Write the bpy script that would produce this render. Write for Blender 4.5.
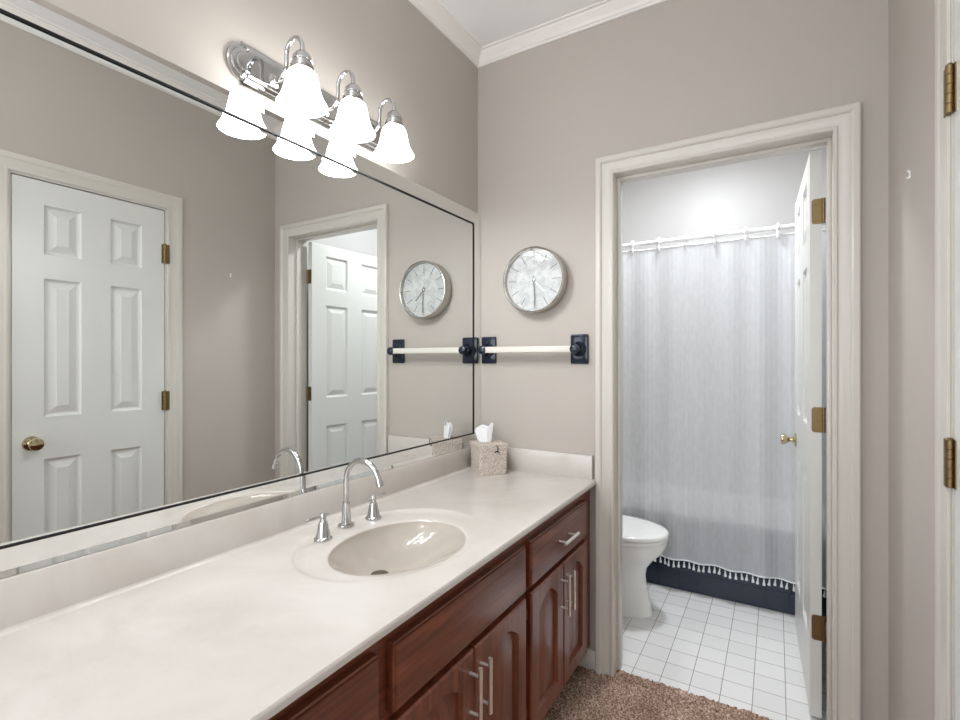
import bpy, bmesh, math, random
import numpy as np
from mathutils import Vector, Matrix

for o in list(bpy.data.objects):
    bpy.data.objects.remove(o, do_unlink=True)
S = bpy.context.scene
COL = S.collection
PI = math.pi
random.seed(7)
RNG = np.random.default_rng(11)

def lin(r, g, b):
    f = lambda v: v / 12.92 if v <= 0.04045 else ((v + 0.055) / 1.055) ** 2.4
    return (f(r / 255), f(g / 255), f(b / 255), 1.0)

# ------------------------------------------------------------------ camera
F_PX, VP_X = 493.0, 776.0
cam_d = bpy.data.cameras.new('camera')
cam = bpy.data.objects.new('camera', cam_d)
COL.objects.link(cam)
cam_d.sensor_fit = 'HORIZONTAL'
cam_d.sensor_width = 36.0
cam_d.lens = F_PX / 960.0 * 36.0
cam_d.clip_start = 0.02
cam.location = (1.249, -2.06, 1.322)
cam.rotation_euler = (PI / 2, 0, math.atan((VP_X - 480) / F_PX))
S.camera = cam

# ------------------------------------------------------------------ world, lights, exposure
world = bpy.data.worlds.new('world')
S.world = world
world.use_nodes = True
bg = world.node_tree.nodes['Background']
bg.inputs[0].default_value = (0.85, 0.93, 1.0, 1)
bg.inputs[1].default_value = 1.0
S.view_settings.view_transform = 'Standard'
S.view_settings.look = 'None'
S.view_settings.gamma = 1.0
S.view_settings.use_curve_mapping = False
S.view_settings.exposure = 0.0

def area(name, loc, rot, sx, sy, power, color):
    d = bpy.data.lights.new(name, 'AREA')
    d.shape = 'RECTANGLE'
    d.size, d.size_y, d.energy, d.color = sx, sy, power, color
    o = bpy.data.objects.new(name, d)
    o.location, o.rotation_euler = loc, rot
    COL.objects.link(o)
    return o
# added fill light at the made-up window in the wall behind the camera
area('added_window_fill', (0.80, -3.27, 1.55), (PI / 2, 0, 0), 1.30, 1.60, 23, (0.93, 0.98, 1.04))
# flush ceiling lamps: dressing room (added as unseen fill behind the camera) and bathroom
CEIL_LAMPS = [((0.78, -2.30, 2.804), 13, 0.8, (0.94, 0.99, 1.02)), ((0.81, 0.80, 2.804), 6.5, 22, (0.95, 0.99, 1.04))]
VANITY_POWER = 4.7

# ------------------------------------------------------------------ materials
def mat(name, col, rough=0.5, metal=0.0, **kw):
    m = bpy.data.materials.new(name)
    m.use_nodes = True
    b = m.node_tree.nodes['Principled BSDF']
    b.inputs['Base Color'].default_value = col
    b.inputs['Roughness'].default_value = rough
    b.inputs['Metallic'].default_value = metal
    for k, v in kw.items():
        b.inputs[k.replace('_', ' ')].default_value = v
    return m

def N(m, t, **kw):
    n = m.node_tree.nodes.new(t)
    for k, v in kw.items():
        setattr(n, k, v)
    return n
def L(m, a, b):
    m.node_tree.links.new(a, b)
def bsdf(m):
    return m.node_tree.nodes['Principled BSDF']
def coords(m, scale=(1, 1, 1)):
    tc = N(m, 'ShaderNodeTexCoord')
    mp = N(m, 'ShaderNodeMapping')
    mp.inputs['Scale'].default_value = scale
    L(m, tc.outputs['Object'], mp.inputs['Vector'])
    return mp.outputs['Vector']
def add_bump(m, height, strength, dist):
    b = N(m, 'ShaderNodeBump')
    b.inputs['Strength'].default_value = strength
    b.inputs['Distance'].default_value = dist
    L(m, height, b.inputs['Height'])
    L(m, b.outputs['Normal'], bsdf(m).inputs['Normal'])
def noise(m, vec, scale, detail=3, rough=0.5, dist=0.0):
    n = N(m, 'ShaderNodeTexNoise')
    n.inputs['Scale'].default_value = scale
    n.inputs['Detail'].default_value = detail
    n.inputs['Roughness'].default_value = rough
    n.inputs['Distortion'].default_value = dist
    L(m, vec, n.inputs['Vector'])
    return n.outputs['Fac']
def ramp(m, fac, stops):
    r = N(m, 'ShaderNodeValToRGB')
    els = r.color_ramp.elements
    while len(els) < len(stops):
        els.new(0.5)
    for e, (p, c) in zip(els, stops):
        e.position, e.color = p, c
    L(m, fac, r.inputs['Fac'])
    return r.outputs['Color']
def math_node(m, op, a, b=None):
    n = N(m, 'ShaderNodeMath', operation=op)
    for i, v in enumerate((a, b)):
        if v is None:
            continue
        if isinstance(v, (int, float)):
            n.inputs[i].default_value = v
        else:
            L(m, v, n.inputs[i])
    return n.outputs[0]

def paint(name, col, rough, scale=260, strength=0.08):
    m = mat(name, col, rough)
    v = coords(m)
    add_bump(m, noise(m, v, scale, 2), strength, 0.002)
    c2 = tuple(c * 0.97 for c in col[:3]) + (1,)
    L(m, ramp(m, noise(m, v, 2.3, 3), [(0.35, c2), (0.65, col)]), bsdf(m).inputs['Base Color'])
    return m

M_WALL = paint('greige_paint', lin(187, 179, 171), 0.58)
M_BATHWALL = paint('bathroom_paint', lin(192, 190, 188), 0.45, strength=0.04)
M_CEIL = paint('ceiling_paint', lin(246, 245, 243), 0.8, 120, 0.25)
M_TRIM = mat('white_gloss_trim', lin(211, 206, 198), 0.30)
M_CROWN = mat('crown_white_lightened', lin(238, 234, 229), 0.4)  # same paint as the trim, lightened to make up for weak light
M_DOOR = mat('white_door_paint', lin(220, 220, 216), 0.32)
M_CHROME = mat('chrome', (0.54, 0.54, 0.54, 1), 0.05, 1.0)
M_NICKEL = mat('brushed_nickel', lin(232, 227, 220), 0.40, 1.0)
M_SILVER = mat('clock_silver', lin(190, 186, 180), 0.22, 1.0)
M_BRASS = mat('aged_brass', lin(136, 115, 82), 0.40, 1.0)
M_POLBRASS = mat('polished_brass', lin(208, 194, 162), 0.12, 1.0)
M_BLACK = mat('dark_slot', (0.003, 0.003, 0.003, 1), 0.8)
M_MIRROR = mat('mirror_silver', (0.83, 0.85, 0.835, 1), 0.0, 1.0)
M_MIRROR2 = mat('bevelled_mirror_silver', (0.88, 0.89, 0.88, 1), 0.015, 1.0)
M_PORC = mat('white_porcelain', lin(238, 238, 236), 0.12)
M_NAVY_GLAZE = mat('navy_glaze', lin(24, 34, 52), 0.10)
M_BAR = mat('off_white_bar', lin(226, 220, 211), 0.15)
M_PLASTIC = mat('white_plastic', lin(240, 240, 240), 0.3)
M_TISSUE = mat('tissue_paper', lin(243, 243, 245), 0.9)
M_TISSUE.node_tree.nodes['Principled BSDF'].inputs['Subsurface Weight'].default_value = 0.0
M_CORD = mat('dark_cord', lin(42, 34, 28), 0.6)
M_TOE = mat('toe_kick_dark', lin(36, 18, 13), 0.6)
M_DRAIN = mat('drain_metal', lin(140, 130, 118), 0.25, 1.0)

# cultured marble
M_MARBLE = mat('cultured_marble', lin(226, 219, 214), 0.13)
v = coords(M_MARBLE)
L(M_MARBLE, ramp(M_MARBLE, noise(M_MARBLE, v, 2.6, 5, 0.6, 1.6), [(0.36, lin(204, 197, 190)), (0.52, lin(209, 203, 197)), (0.68, lin(213, 208, 203))]), bsdf(M_MARBLE).inputs['Base Color'])
M_SPLASH = M_MARBLE
M_BASIN = mat('shaded_marble_basin', lin(186, 177, 167), 0.12)  # same marble as the slab, the bowl's darker shading put into its colour

# cherry wood: grain along y (drawer fronts, rails) and along z (doors, stiles)
def wood(name, scale):
    m = mat(name, lin(100, 48, 32), 0.3, Coat_Weight=0.22, Coat_Roughness=0.2)
    v = coords(m, scale)
    n1 = noise(m, v, 1.0, 6, 0.62, 0.6)
    v2 = coords(m)
    n2 = noise(m, v2, 3.0, 3)
    mix = math_node(m, 'ADD', math_node(m, 'MULTIPLY', n1, 0.75), math_node(m, 'MULTIPLY', n2, 0.3))
    L(m, ramp(m, mix, [(0.28, lin(62, 26, 14)), (0.46, lin(104, 52, 33)), (0.62, lin(127, 69, 46)), (0.80, lin(152, 90, 63))]), bsdf(m).inputs['Base Color'])
    add_bump(m, n1, 0.06, 0.002)
    return m
M_WOOD_Y = wood('cherry_wood_horizontal', (60, 3.0, 60))
M_WOOD_Z = wood('cherry_wood_vertical', (60, 60, 3.0))

# white floor tile
def tile_mat(name, pitch, off, axes, tile_a, tile_b, grout, gw, rough):
    m = mat(name, tile_a, rough)
    tc = N(m, 'ShaderNodeTexCoord')
    sp = N(m, 'ShaderNodeSeparateXYZ')
    L(m, tc.outputs['Object'], sp.inputs[0])
    lines, cells = [], []
    for ax, o in zip(axes, off):
        q = math_node(m, 'DIVIDE', math_node(m, 'SUBTRACT', sp.outputs[ax], o), pitch)
        f = math_node(m, 'FRACT', q)
        lines.append(math_node(m, 'GREATER_THAN', math_node(m, 'ABSOLUTE', math_node(m, 'SUBTRACT', f, 0.5)), 0.5 - gw / pitch / 2))
        cells.append(math_node(m, 'FLOOR', q))
    line = math_node(m, 'MAXIMUM', *lines)
    cb = N(m, 'ShaderNodeCombineXYZ')
    L(m, cells[0], cb.inputs[0]); L(m, cells[1], cb.inputs[1])
    wn = N(m, 'ShaderNodeTexWhiteNoise', noise_dimensions='3D')
    L(m, cb.outputs[0], wn.inputs['Vector'])
    base = ramp(m, wn.outputs['Value'], [(0.0, tile_a), (1.0, tile_b)])
    mx = N(m, 'ShaderNodeMix', data_type='RGBA')
    L(m, line, mx.inputs['Factor']); L(m, base, mx.inputs['A'])
    mx.inputs['B'].default_value = grout
    L(m, mx.outputs['Result'], bsdf(m).inputs['Base Color'])
    inv = math_node(m, 'SUBTRACT', 1.0, line)
    add_bump(m, inv, 0.5, 0.002)
    return m
M_TILE = tile_mat('white_floor_tile', 0.111, (0.0605, -0.014), ('X', 'Y'), lin(228, 227, 226), lin(236, 235, 234), lin(150, 145, 140), 0.0028, 0.25)
M_NAVYTILE = tile_mat('navy_tub_tile', 0.1085, (0.0746, 0.0), ('X', 'Z'), lin(24, 36, 55), lin(30, 43, 63), lin(14, 17, 24), 0.003, 0.25)

# carpet
M_CARPET = mat('carpet_pile', lin(150, 122, 102), 0.95)
v = coords(M_CARPET)
n1 = noise(M_CARPET, v, 125, 3, 0.7)
n2 = noise(M_CARPET, v, 9, 2)
mixc = math_node(M_CARPET, 'ADD', math_node(M_CARPET, 'MULTIPLY', n1, 0.85), math_node(M_CARPET, 'MULTIPLY', n2, 0.15))
L(M_CARPET, ramp(M_CARPET, mixc, [(0.34, lin(84, 60, 46)), (0.46, lin(138, 108, 90)), (0.56, lin(184, 158, 140)), (0.66, lin(222, 204, 190))]), bsdf(M_CARPET).inputs['Base Color'])

# woven seagrass
M_WEAVE = mat('woven_seagrass', lin(206, 188, 172), 0.8)
v = coords(M_WEAVE, (1, 1, 1))
L(M_WEAVE, ramp(M_WEAVE, noise(M_WEAVE, v, 240, 3, 0.6), [(0.30, lin(134, 116, 102)), (0.45, lin(190, 175, 164)), (0.64, lin(226, 218, 210))]), bsdf(M_WEAVE).inputs['Base Color'])

# clock dial
M_DIAL = mat('clock_dial', lin(210, 210, 210), 0.5)
v = coords(M_DIAL)
L(M_DIAL, ramp(M_DIAL, noise(M_DIAL, v, 26, 6, 0.65, 1.2), [(0.40, lin(184, 184, 184)), (0.56, lin(206, 205, 204)), (0.7, lin(214, 213, 212))]), bsdf(M_DIAL).inputs['Base Color'])
M_TICK = mat('clock_marks', lin(120, 118, 116), 0.4)
M_HAND = mat('clock_hand_steel', lin(118, 116, 114), 0.35)

def mix_transparent(name, col, trans, gloss_rough=0.03, gloss=0.08):
    m = bpy.data.materials.new(name)
    m.use_nodes = True
    nt = m.node_tree
    nt.nodes.clear()
    out = nt.nodes.new('ShaderNodeOutputMaterial')
    t = nt.nodes.new('ShaderNodeBsdfTransparent')
    g = nt.nodes.new('ShaderNodeBsdfGlossy')
    g.inputs['Roughness'].default_value = gloss_rough
    t.inputs['Color'].default_value = col
    mx = nt.nodes.new('ShaderNodeMixShader')
    mx.inputs[0].default_value = gloss
    L(m, t.outputs[0], mx.inputs[1]); L(m, g.outputs[0], mx.inputs[2]); L(m, mx.outputs[0], out.inputs[0])
    return m
M_GLASS = mix_transparent('clear_glass', (0.97, 0.98, 0.98, 1), 0.9, gloss=0.028)

# sheer curtain cloth
M_CURT = bpy.data.materials.new('sheer_white_cloth')
M_CURT.use_nodes = True
nt = M_CURT.node_tree
nt.nodes.clear()
out = nt.nodes.new('ShaderNodeOutputMaterial')
dif = nt.nodes.new('ShaderNodeBsdfDiffuse')
trl = nt.nodes.new('ShaderNodeBsdfTranslucent')
tra = nt.nodes.new('ShaderNodeBsdfTransparent')
dif.inputs['Color'].default_value = lin(236, 238, 241)
trl.inputs['Color'].default_value = lin(236, 238, 241)
m1 = nt.nodes.new('ShaderNodeMixShader'); m2 = nt.nodes.new('ShaderNodeMixShader')
m1.inputs[0].default_value = 0.30
L(M_CURT, dif.outputs[0], m1.inputs[1]); L(M_CURT, trl.outputs[0], m1.inputs[2])
L(M_CURT, m1.outputs[0], m2.inputs[1]); L(M_CURT, tra.outputs[0], m2.inputs[2])
v = coords(M_CURT, (1, 1, 0.35))
pat = ramp(M_CURT, noise(M_CURT, v, 60, 3, 0.6), [(0.40, (0.17, 0.17, 0.17, 1)), (0.66, (0.11, 0.11, 0.11, 1))])
L(M_CURT, pat, m2.inputs[0])
L(M_CURT, m2.outputs[0], out.inputs[0])

def glow(name, col, strength):
    m = bpy.data.materials.new(name)
    m.use_nodes = True
    b = bsdf(m)
    b.inputs['Base Color'].default_value = (0.9, 0.9, 0.9, 1)
    b.inputs['Roughness'].default_value = 0.3
    b.inputs['Emission Color'].default_value = col
    b.inputs['Emission Strength'].default_value = strength
    return m
SHADE_GLOW = 17.0
M_SHADE = glow('frosted_shade_glass', (0.97, 0.985, 1.0, 1), SHADE_GLOW)
bsdf(M_SHADE).inputs['Base Color'].default_value = (0.22, 0.22, 0.22, 1)
M_BULB = glow('lit_bulb', (1.0, 0.97, 0.93, 1), 30.0)
M_DOME = glow('lit_dome_glass', (1.0, 0.97, 0.93, 1), 3.0)

# ------------------------------------------------------------------ mesh helpers
def new():
    return bmesh.new()

def box(bm, lo, hi, bev=0.0, seg=2):
    r = bmesh.ops.create_cube(bm, size=1.0)
    vs = r['verts']
    for q in vs:
        q.co = Vector([lo[i] + (q.co[i] + 0.5) * (hi[i] - lo[i]) for i in range(3)])
    if bev > 0:
        es = list({e for q in vs for e in q.link_edges})
        bmesh.ops.bevel(bm, geom=es, offset=bev, segments=seg, profile=0.5, affect='EDGES')

def frame_for(t):
    a = Vector((0, 0, 1)) if abs(t.z) < 0.9 else Vector((1, 0, 0))
    u = t.cross(a).normalized()
    return u, t.cross(u).normalized()

def tube(bm, pts, r, seg=14, caps=True, sx=1.0):
    pts = [Vector(p) for p in pts]
    rs = r if isinstance(r, (list, tuple)) else [r] * len(pts)
    rings = []
    u = None
    for i, p in enumerate(pts):
        t = (pts[min(i + 1, len(pts) - 1)] - pts[max(i - 1, 0)]).normalized()
        if u is None:
            u, w = frame_for(t)
        else:
            u = (u - t * u.dot(t)).normalized()
            w = t.cross(u).normalized()
        rings.append([bm.verts.new(p + (u * math.cos(2 * PI * k / seg) * sx + w * math.sin(2 * PI * k / seg)) * rs[i]) for k in range(seg)])
    for a, b in zip(rings, rings[1:]):
        for k in range(seg):
            bm.faces.new((a[k], a[(k + 1) % seg], b[(k + 1) % seg], b[k]))
    if caps:
        bm.faces.new(list(reversed(rings[0])))
        bm.faces.new(rings[-1])

def lathe(bm, prof, loc=(0, 0, 0), axis='Z', seg=32):
    loc = Vector(loc)
    rings = []
    for r, h in prof:
        if r < 1e-6:
            ps = [(0, 0, h)]
        else:
            ps = [(r * math.cos(2 * PI * k / seg), r * math.sin(2 * PI * k / seg), h) for k in range(seg)]
        ring = []
        for x, y, z in ps:
            if axis == 'X':
                c = (z, x, y)
            elif axis == '-X':
                c = (-z, -x, y)
            elif axis == '-Y':
                c = (x, -z, y)
            elif axis == '-Z':
                c = (x, -y, -z)
            else:
                c = (x, y, z)
            ring.append(bm.verts.new(loc + Vector(c)))
        rings.append(ring)
    for a, b in zip(rings, rings[1:]):
        if len(a) == 1 and len(b) == 1:
            continue
        for k in range(seg):
            k2 = (k + 1) % seg
            if len(a) == 1:
                bm.faces.new((a[0], b[k2], b[k]))
            elif len(b) == 1:
                bm.faces.new((a[k], a[k2], b[0]))
            else:
                bm.faces.new((a[k], a[k2], b[k2], b[k]))

def loft(bm, rings, caps=(True, True)):
    vr = [[bm.verts.new(p) for p in r] for r in rings]
    n = len(vr[0])
    for a, b in zip(vr, vr[1:]):
        for k in range(n):
            bm.faces.new((a[k], a[(k + 1) % n], b[(k + 1) % n], b[k]))
    if caps[0]:
        bm.faces.new(list(reversed(vr[0])))
    if caps[1]:
        bm.faces.new(vr[-1])

ROOTMAT = {}
def obj(name, bm, m, parent=None, world=False, smooth=True, angle=35, recalc=True):
    me = bpy.data.meshes.new(name)
    if recalc:
        bmesh.ops.recalc_face_normals(bm, faces=bm.faces[:])
    bm.to_mesh(me)
    bm.free()
    for mm in (m if isinstance(m, (list, tuple)) else [m]):
        me.materials.append(mm)
    if smooth:
        me.polygons.foreach_set('use_smooth', [True] * len(me.polygons))
        me.set_sharp_from_angle(angle=math.radians(angle))
    o = bpy.data.objects.new(name, me)
    COL.objects.link(o)
    if parent is not None:
        o.parent = parent
        r = parent
        while r.parent is not None:
            r = r.parent
        if world:
            me.transform(ROOTMAT[r.name].inverted())
    return o

def tag(o, label, cat, group=None, kind=None):
    o['label'] = label
    o['category'] = cat
    if group:
        o['group'] = group
    if kind:
        o['kind'] = kind
    return o

def thing(name, label, cat, loc=(0, 0, 0), rotz=0.0, group=None, kind=None):
    o = bpy.data.objects.new(name, None)
    o.empty_display_size = 0.05
    COL.objects.link(o)
    o.location = loc
    o.rotation_euler = (0, 0, rotz)
    ROOTMAT[o.name] = Matrix.Translation(Vector(loc)) @ Matrix.Rotation(rotz, 4, 'Z')
    return tag(o, label, cat, group, kind)

def struct(name, bm, m, label, cat, **kw):
    return tag(obj(name, bm, m, **kw), label, cat, None, 'structure')

# ------------------------------------------------------------------ room dimensions
W = 1.563            # right wall
REAR = -3.30
H = 2.804
T = 0.12             # wall thickness
DX0, DX1, DZ = 0.668, 1.415, 2.100     # bathroom doorway (inside the casing)
BX0, BX1, BY1 = 0.0, 1.60, 1.72        # bathroom
D2Y0, D2Y1, D2Z = -1.286, -0.674, 2.118  # closet door in the right wall

# ------------------------------------------------------------------ shell
bm = new(); box(bm, (-T, REAR - T, 0), (0, T, H))
struct('wall_left', bm, M_WALL, 'greige painted wall behind the long bevelled mirror and vanity', 'wall')
bm = new()
box(bm, (0, 0, 0), (DX0 - 0.018, T, H)); box(bm, (DX1 + 0.018, 0, 0), (W + T, T, H)); box(bm, (DX0 - 0.018, 0, DZ + 0.018), (DX1 + 0.018, T, H))
struct('wall_back', bm, M_WALL, 'greige wall with the clock, towel bar and bathroom doorway', 'wall')
bm = new()
g = 0.012
box(bm, (W, REAR - T, 0), (W + T, D2Y0 - g, H)); box(bm, (W, D2Y1 + g, 0), (W + T, 0, H)); box(bm, (W, D2Y0 - g, D2Z + g), (W + T, D2Y1 + g, H))
box(bm, (W + T - 0.02, D2Y0 - g, 0), (W + T, D2Y1 + g, D2Z + g))
struct('wall_right', bm, M_WALL, 'greige wall on the right holding the closed white door', 'wall')
bm = new()
wx0, wx1, wz0, wz1 = 0.15, 1.45, 0.75, 2.35
box(bm, (0, REAR - T, 0), (wx0, REAR, H)); box(bm, (wx1, REAR - T, 0), (W, REAR, H)); box(bm, (wx0, REAR - T, 0), (wx1, REAR, wz0)); box(bm, (wx0, REAR - T, wz1), (wx1, REAR, H))
struct('wall_rear', bm, M_WALL, 'greige wall with the added window, behind the camera', 'wall')
win = thing('added_window_1', 'added white framed window for fill light, unseen behind the camera', 'window', ((wx0 + wx1) / 2, REAR, wz0), kind='structure')  # window added to give the fill light a source
bm = new()
for lo, hi in (((wx0, wz0), (wx0 + .04, wz1)), ((wx1 - .04, wz0), (wx1, wz1)), ((wx0 + .04, wz0), (wx1 - .04, wz0 + .04)), ((wx0 + .04, wz1 - .04), (wx1 - .04, wz1))):
    box(bm, (lo[0], REAR - 0.08, lo[1]), (hi[0], REAR - 0.03, hi[1]))
obj('window_frame', bm, M_TRIM, win, world=True)
bm = new(); box(bm, (wx0 + .04, REAR - 0.058, wz0 + .04), (wx1 - .04, REAR - 0.052, wz1 - .04)); obj('window_pane', bm, M_GLASS, win, world=True)
bm = new(); box(bm, (-T, REAR - T, H), (W + T, T, H + 0.1)); box(bm, (BX0 - .1, T, H), (BX1 + .1, BY1 + .1, H + 0.1))
struct('ceiling', bm, M_CEIL, 'white textured ceiling above the crown moulding', 'ceiling')
# bathroom shell
bm = new(); box(bm, (BX0 - .1, T, 0), (BX0, BY1, H)); struct('wall_bathroom_left', bm, M_BATHWALL, 'pale bathroom wall behind the toilet tank', 'wall')
bm = new(); box(bm, (BX0 - .1, BY1, 0), (BX1 + .1, BY1 + .1, H)); struct('wall_bathroom_back', bm, M_BATHWALL, 'pale glossy wall above the shower curtain rod', 'wall')
bm = new(); box(bm, (BX1, T, 0), (BX1 + .1, BY1, H)); struct('wall_bathroom_right', bm, M_BATHWALL, 'pale bathroom wall behind the open white door', 'wall')
bm = new(); box(bm, (BX0 - .1, 0.046, -0.06), (BX1 + .1, BY1 + .1, 0.0))
struct('floor_bathroom', bm, M_TILE, 'white square tiled bathroom floor with thin grey grout', 'floor')

# carpet with a real pile surface
def carpet():
    pitch = 0.006
    vs, fs = [], []
    def patch(x0, x1, y0, y1):
        nx, ny = int((x1 - x0) / pitch) + 1, int((y1 - y0) / pitch) + 1
        X, Y = np.meshgrid(np.linspace(x0, x1, nx), np.linspace(y0, y1, ny))
        Z = -0.004 + RNG.random(X.shape) * 0.010
        Xj = X + (RNG.random(X.shape) - .5) * 0.004
        Yj = Y + (RNG.random(X.shape) - .5) * 0.004
        Xj[:, 0], Xj[:, -1], Yj[0], Yj[-1] = x0, x1, y0, y1
        base = sum(len(a) for a in vs)
        vs.append(np.stack([Xj, Yj, Z], -1).reshape(-1, 3))
        i = np.arange(nx * ny).reshape(ny, nx) + base
        fs.append(np.stack([i[:-1, :-1], i[:-1, 1:], i[1:, 1:], i[1:, :-1]], -1).reshape(-1, 4))
    patch(0.0, W, REAR, 0.0)
    patch(DX0, DX1, -0.010, 0.048)
    V, F = np.concatenate(vs), np.concatenate(fs)
    me = bpy.data.meshes.new('floor')
    me.vertices.add(len(V)); me.vertices.foreach_set('co', V.ravel())
    me.loops.add(F.size); me.loops.foreach_set('vertex_index', F.ravel().astype(np.int32))
    me.polygons.add(len(F)); me.polygons.foreach_set('loop_start', (np.arange(len(F)) * 4).astype(np.int32))
    me.update(calc_edges=True); me.validate()
    me.materials.append(M_CARPET)
    o = bpy.data.objects.new('floor', me)
    COL.objects.link(o)
    tag(o, 'brown speckled cut pile carpet in front of the vanity', 'carpet', None, 'structure')
carpet()

# ------------------------------------------------------------------ trim
CASING = [(0, 0), (0, .011), (.004, .015), (.010, .015), (.013, .011), (.018, .010), (.030, .012), (.042, .016), (.047, .016), (.050, .021), (.055, .024), (.070, .024), (.075, .020), (.075, 0)]
def casing(bm, a0, a1, z0, zt, put, left=True, right=True):
    """Mitred door casing. put(a, t, z) places a point: a along the wall, t out of the wall."""
    rows = []
    for d, t in CASING:
        row = []
        row += [bm.verts.new(put(a0 - d, t, z0)), bm.verts.new(put(a0 - d, t, zt + d))]
        row += [bm.verts.new(put(a1 + d, t, zt + d)), bm.verts.new(put(a1 + d, t, z0))]
        rows.append(row)
    for r, s in zip(rows, rows[1:]):
        for k in range(3):
            bm.faces.new((r[k], s[k], s[k + 1], r[k + 1]))
    for k in (0, 3):
        bm.faces.new([r[k] for r in rows])
    for k in range(3):
        bm.faces.new((rows[0][k], rows[0][k + 1], rows[-1][k + 1], rows[-1][k]))

tr = thing('trim_1', 'white moulded casing and jamb around the bathroom doorway', 'door casing', ((DX0 + DX1) / 2, 0, 0), kind='structure')
bm = new(); casing(bm, DX0, DX1, 0.0, DZ, lambda a, t, z: (a, -t, z)); obj('door_casing', bm, M_TRIM, tr, world=True, angle=25)
bm = new(); casing(bm, DX0, DX1, 0.0, DZ, lambda a, t, z: (a, T + t, z)); obj('door_casing', bm, M_TRIM, tr, world=True, angle=25)
bm = new()
box(bm, (DX0 - .018, 0, 0), (DX0, T, DZ + .018)); box(bm, (DX1, 0, 0), (DX1 + .018, T, DZ + .018)); box(bm, (DX0, 0, DZ), (DX1, T, DZ + .018))
obj('door_jamb', bm, M_TRIM, tr, world=True)
bm = new()
s0, s1 = 0.045, 0.080
box(bm, (DX0, s0, 0), (DX0 + .012, s1, DZ), .002); box(bm, (DX1 - .012, s0, 0), (DX1, s1, DZ), .002); box(bm, (DX0 + .012, s0, DZ - .012), (DX1 - .012, s1, DZ), .002)
obj('door_stop', bm, M_TRIM, tr, world=True)

tr2 = thing('trim_2', 'white moulded casing around the closed door on the right wall', 'door casing', (W, (D2Y0 + D2Y1) / 2, 0), kind='structure')
bm = new(); casing(bm, D2Y0 - .012, D2Y1 + .012, 0.0, D2Z + .012, lambda a, t, z: (W - t * .42, a, z)); obj('door_casing', bm, M_TRIM, tr2, world=True, angle=25)
bm = new()
box(bm, (W + .002, D2Y0 - .0119, 0), (W + .1, D2Y0 - .003, D2Z + .0119)); box(bm, (W + .002, D2Y1 + .003, 0), (W + .1, D2Y1 + .0119, D2Z + .0119)); box(bm, (W + .002, D2Y0 - .003, D2Z + .003), (W + .1, D2Y1 + .003, D2Z + .0119))
obj('door_jamb', bm, M_TRIM, tr2, world=True)

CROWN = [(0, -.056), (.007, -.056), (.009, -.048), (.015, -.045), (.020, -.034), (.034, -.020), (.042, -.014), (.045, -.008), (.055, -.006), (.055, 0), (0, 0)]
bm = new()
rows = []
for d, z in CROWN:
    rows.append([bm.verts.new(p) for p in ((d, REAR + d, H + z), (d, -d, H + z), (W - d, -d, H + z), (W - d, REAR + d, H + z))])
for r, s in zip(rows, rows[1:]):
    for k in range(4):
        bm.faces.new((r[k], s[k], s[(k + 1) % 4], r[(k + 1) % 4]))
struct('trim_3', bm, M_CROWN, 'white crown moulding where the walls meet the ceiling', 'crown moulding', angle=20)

def baseboard(name, x0, x1, y0, y1, label):
    bm = new(); box(bm, (x0, y0, 0), (x1, y1, 0.085), 0.004)
    struct(name, bm, M_TRIM, label, 'baseboard')
baseboard('baseboard_back', 0.0, DX0 - .0751, -.014, 0, 'short white baseboard between vanity and bathroom doorway')
baseboard('baseboard_right', W - .014, W, D2Y1 + .0875, 0, 'white baseboard at the foot of the right wall')
baseboard('baseboard_bathroom', BX1 - .012, BX1, T + .03, 0.955, 'white baseboard behind the open bathroom door')

# ------------------------------------------------------------------ six panel doors
def panel_door(bm, Wd, Hd, th, zrows, stile, mull):
    pw = (Wd - 2 * stile - mull) / 2
    xs = [0, stile, stile + pw, stile + pw + mull, stile + 2 * pw + mull, Wd]
    zs = [0]
    for a, b in zrows:
        zs += [a, b]
    zs.append(Hd)
    rings = [(0, 0), (.004, .004), (.006, .009), (.012, .012), (.017, .012), (.044, .0035), (.046, .002), (.050, .002)]
    for side in (0, 1):
        f = (lambda x, d, z: (x, d, z)) if side == 0 else (lambda x, d, z: (x, th - d, z))
        for i in range(5):
            for j in range(len(zs) - 1):
                x0, x1, z0, z1 = xs[i], xs[i + 1], zs[j], zs[j + 1]
                if i in (1, 3) and j % 2 == 1:
                    loops = []
                    for ins, d in rings:
                        loops.append([bm.verts.new(f(x, d, z)) for x, z in ((x0 + ins, z0 + ins), (x1 - ins, z0 + ins), (x1 - ins, z1 - ins), (x0 + ins, z1 - ins))])
                    for a, b in zip(loops, loops[1:]):
                        for k in range(4):
                            bm.faces.new((a[k], a[(k + 1) % 4], b[(k + 1) % 4], b[k]))
                    bm.faces.new(loops[-1])
                else:
                    bm.faces.new([bm.verts.new(f(x, 0, z)) for x, z in ((x0, z0), (x1, z0), (x1, z1), (x0, z1))])
    for a, b in (((0, 0), (0, Hd)), ((Wd, 0), (Wd, Hd))):
        bm.faces.new([bm.verts.new(p) for p in ((a[0], 0, 0), (a[0], th, 0), (a[0], th, Hd), (a[0], 0, Hd))])
    for z in (0, Hd):
        bm.faces.new([bm.verts.new(p) for p in ((0, 0, z), (Wd, 0, z), (Wd, th, z), (0, th, z))])
    bmesh.ops.remove_doubles(bm, verts=bm.verts[:], dist=1e-5)

ROWS = [(0.245, 0.868), (1.056, 1.674), (1.780, 2.002)]
def knob_mesh(bm, loc, axis):
    lathe(bm, [(0, 0), (.031, 0), (.033, .003), (.030, .007), (.016, .010), (.011, .016), (.0105, .026), (.015, .033), (.022, .043), (.0270, .053), (.0275, .058), (.025, .063), (.015, .0655), (0, .066)], loc, axis, 28)

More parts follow.
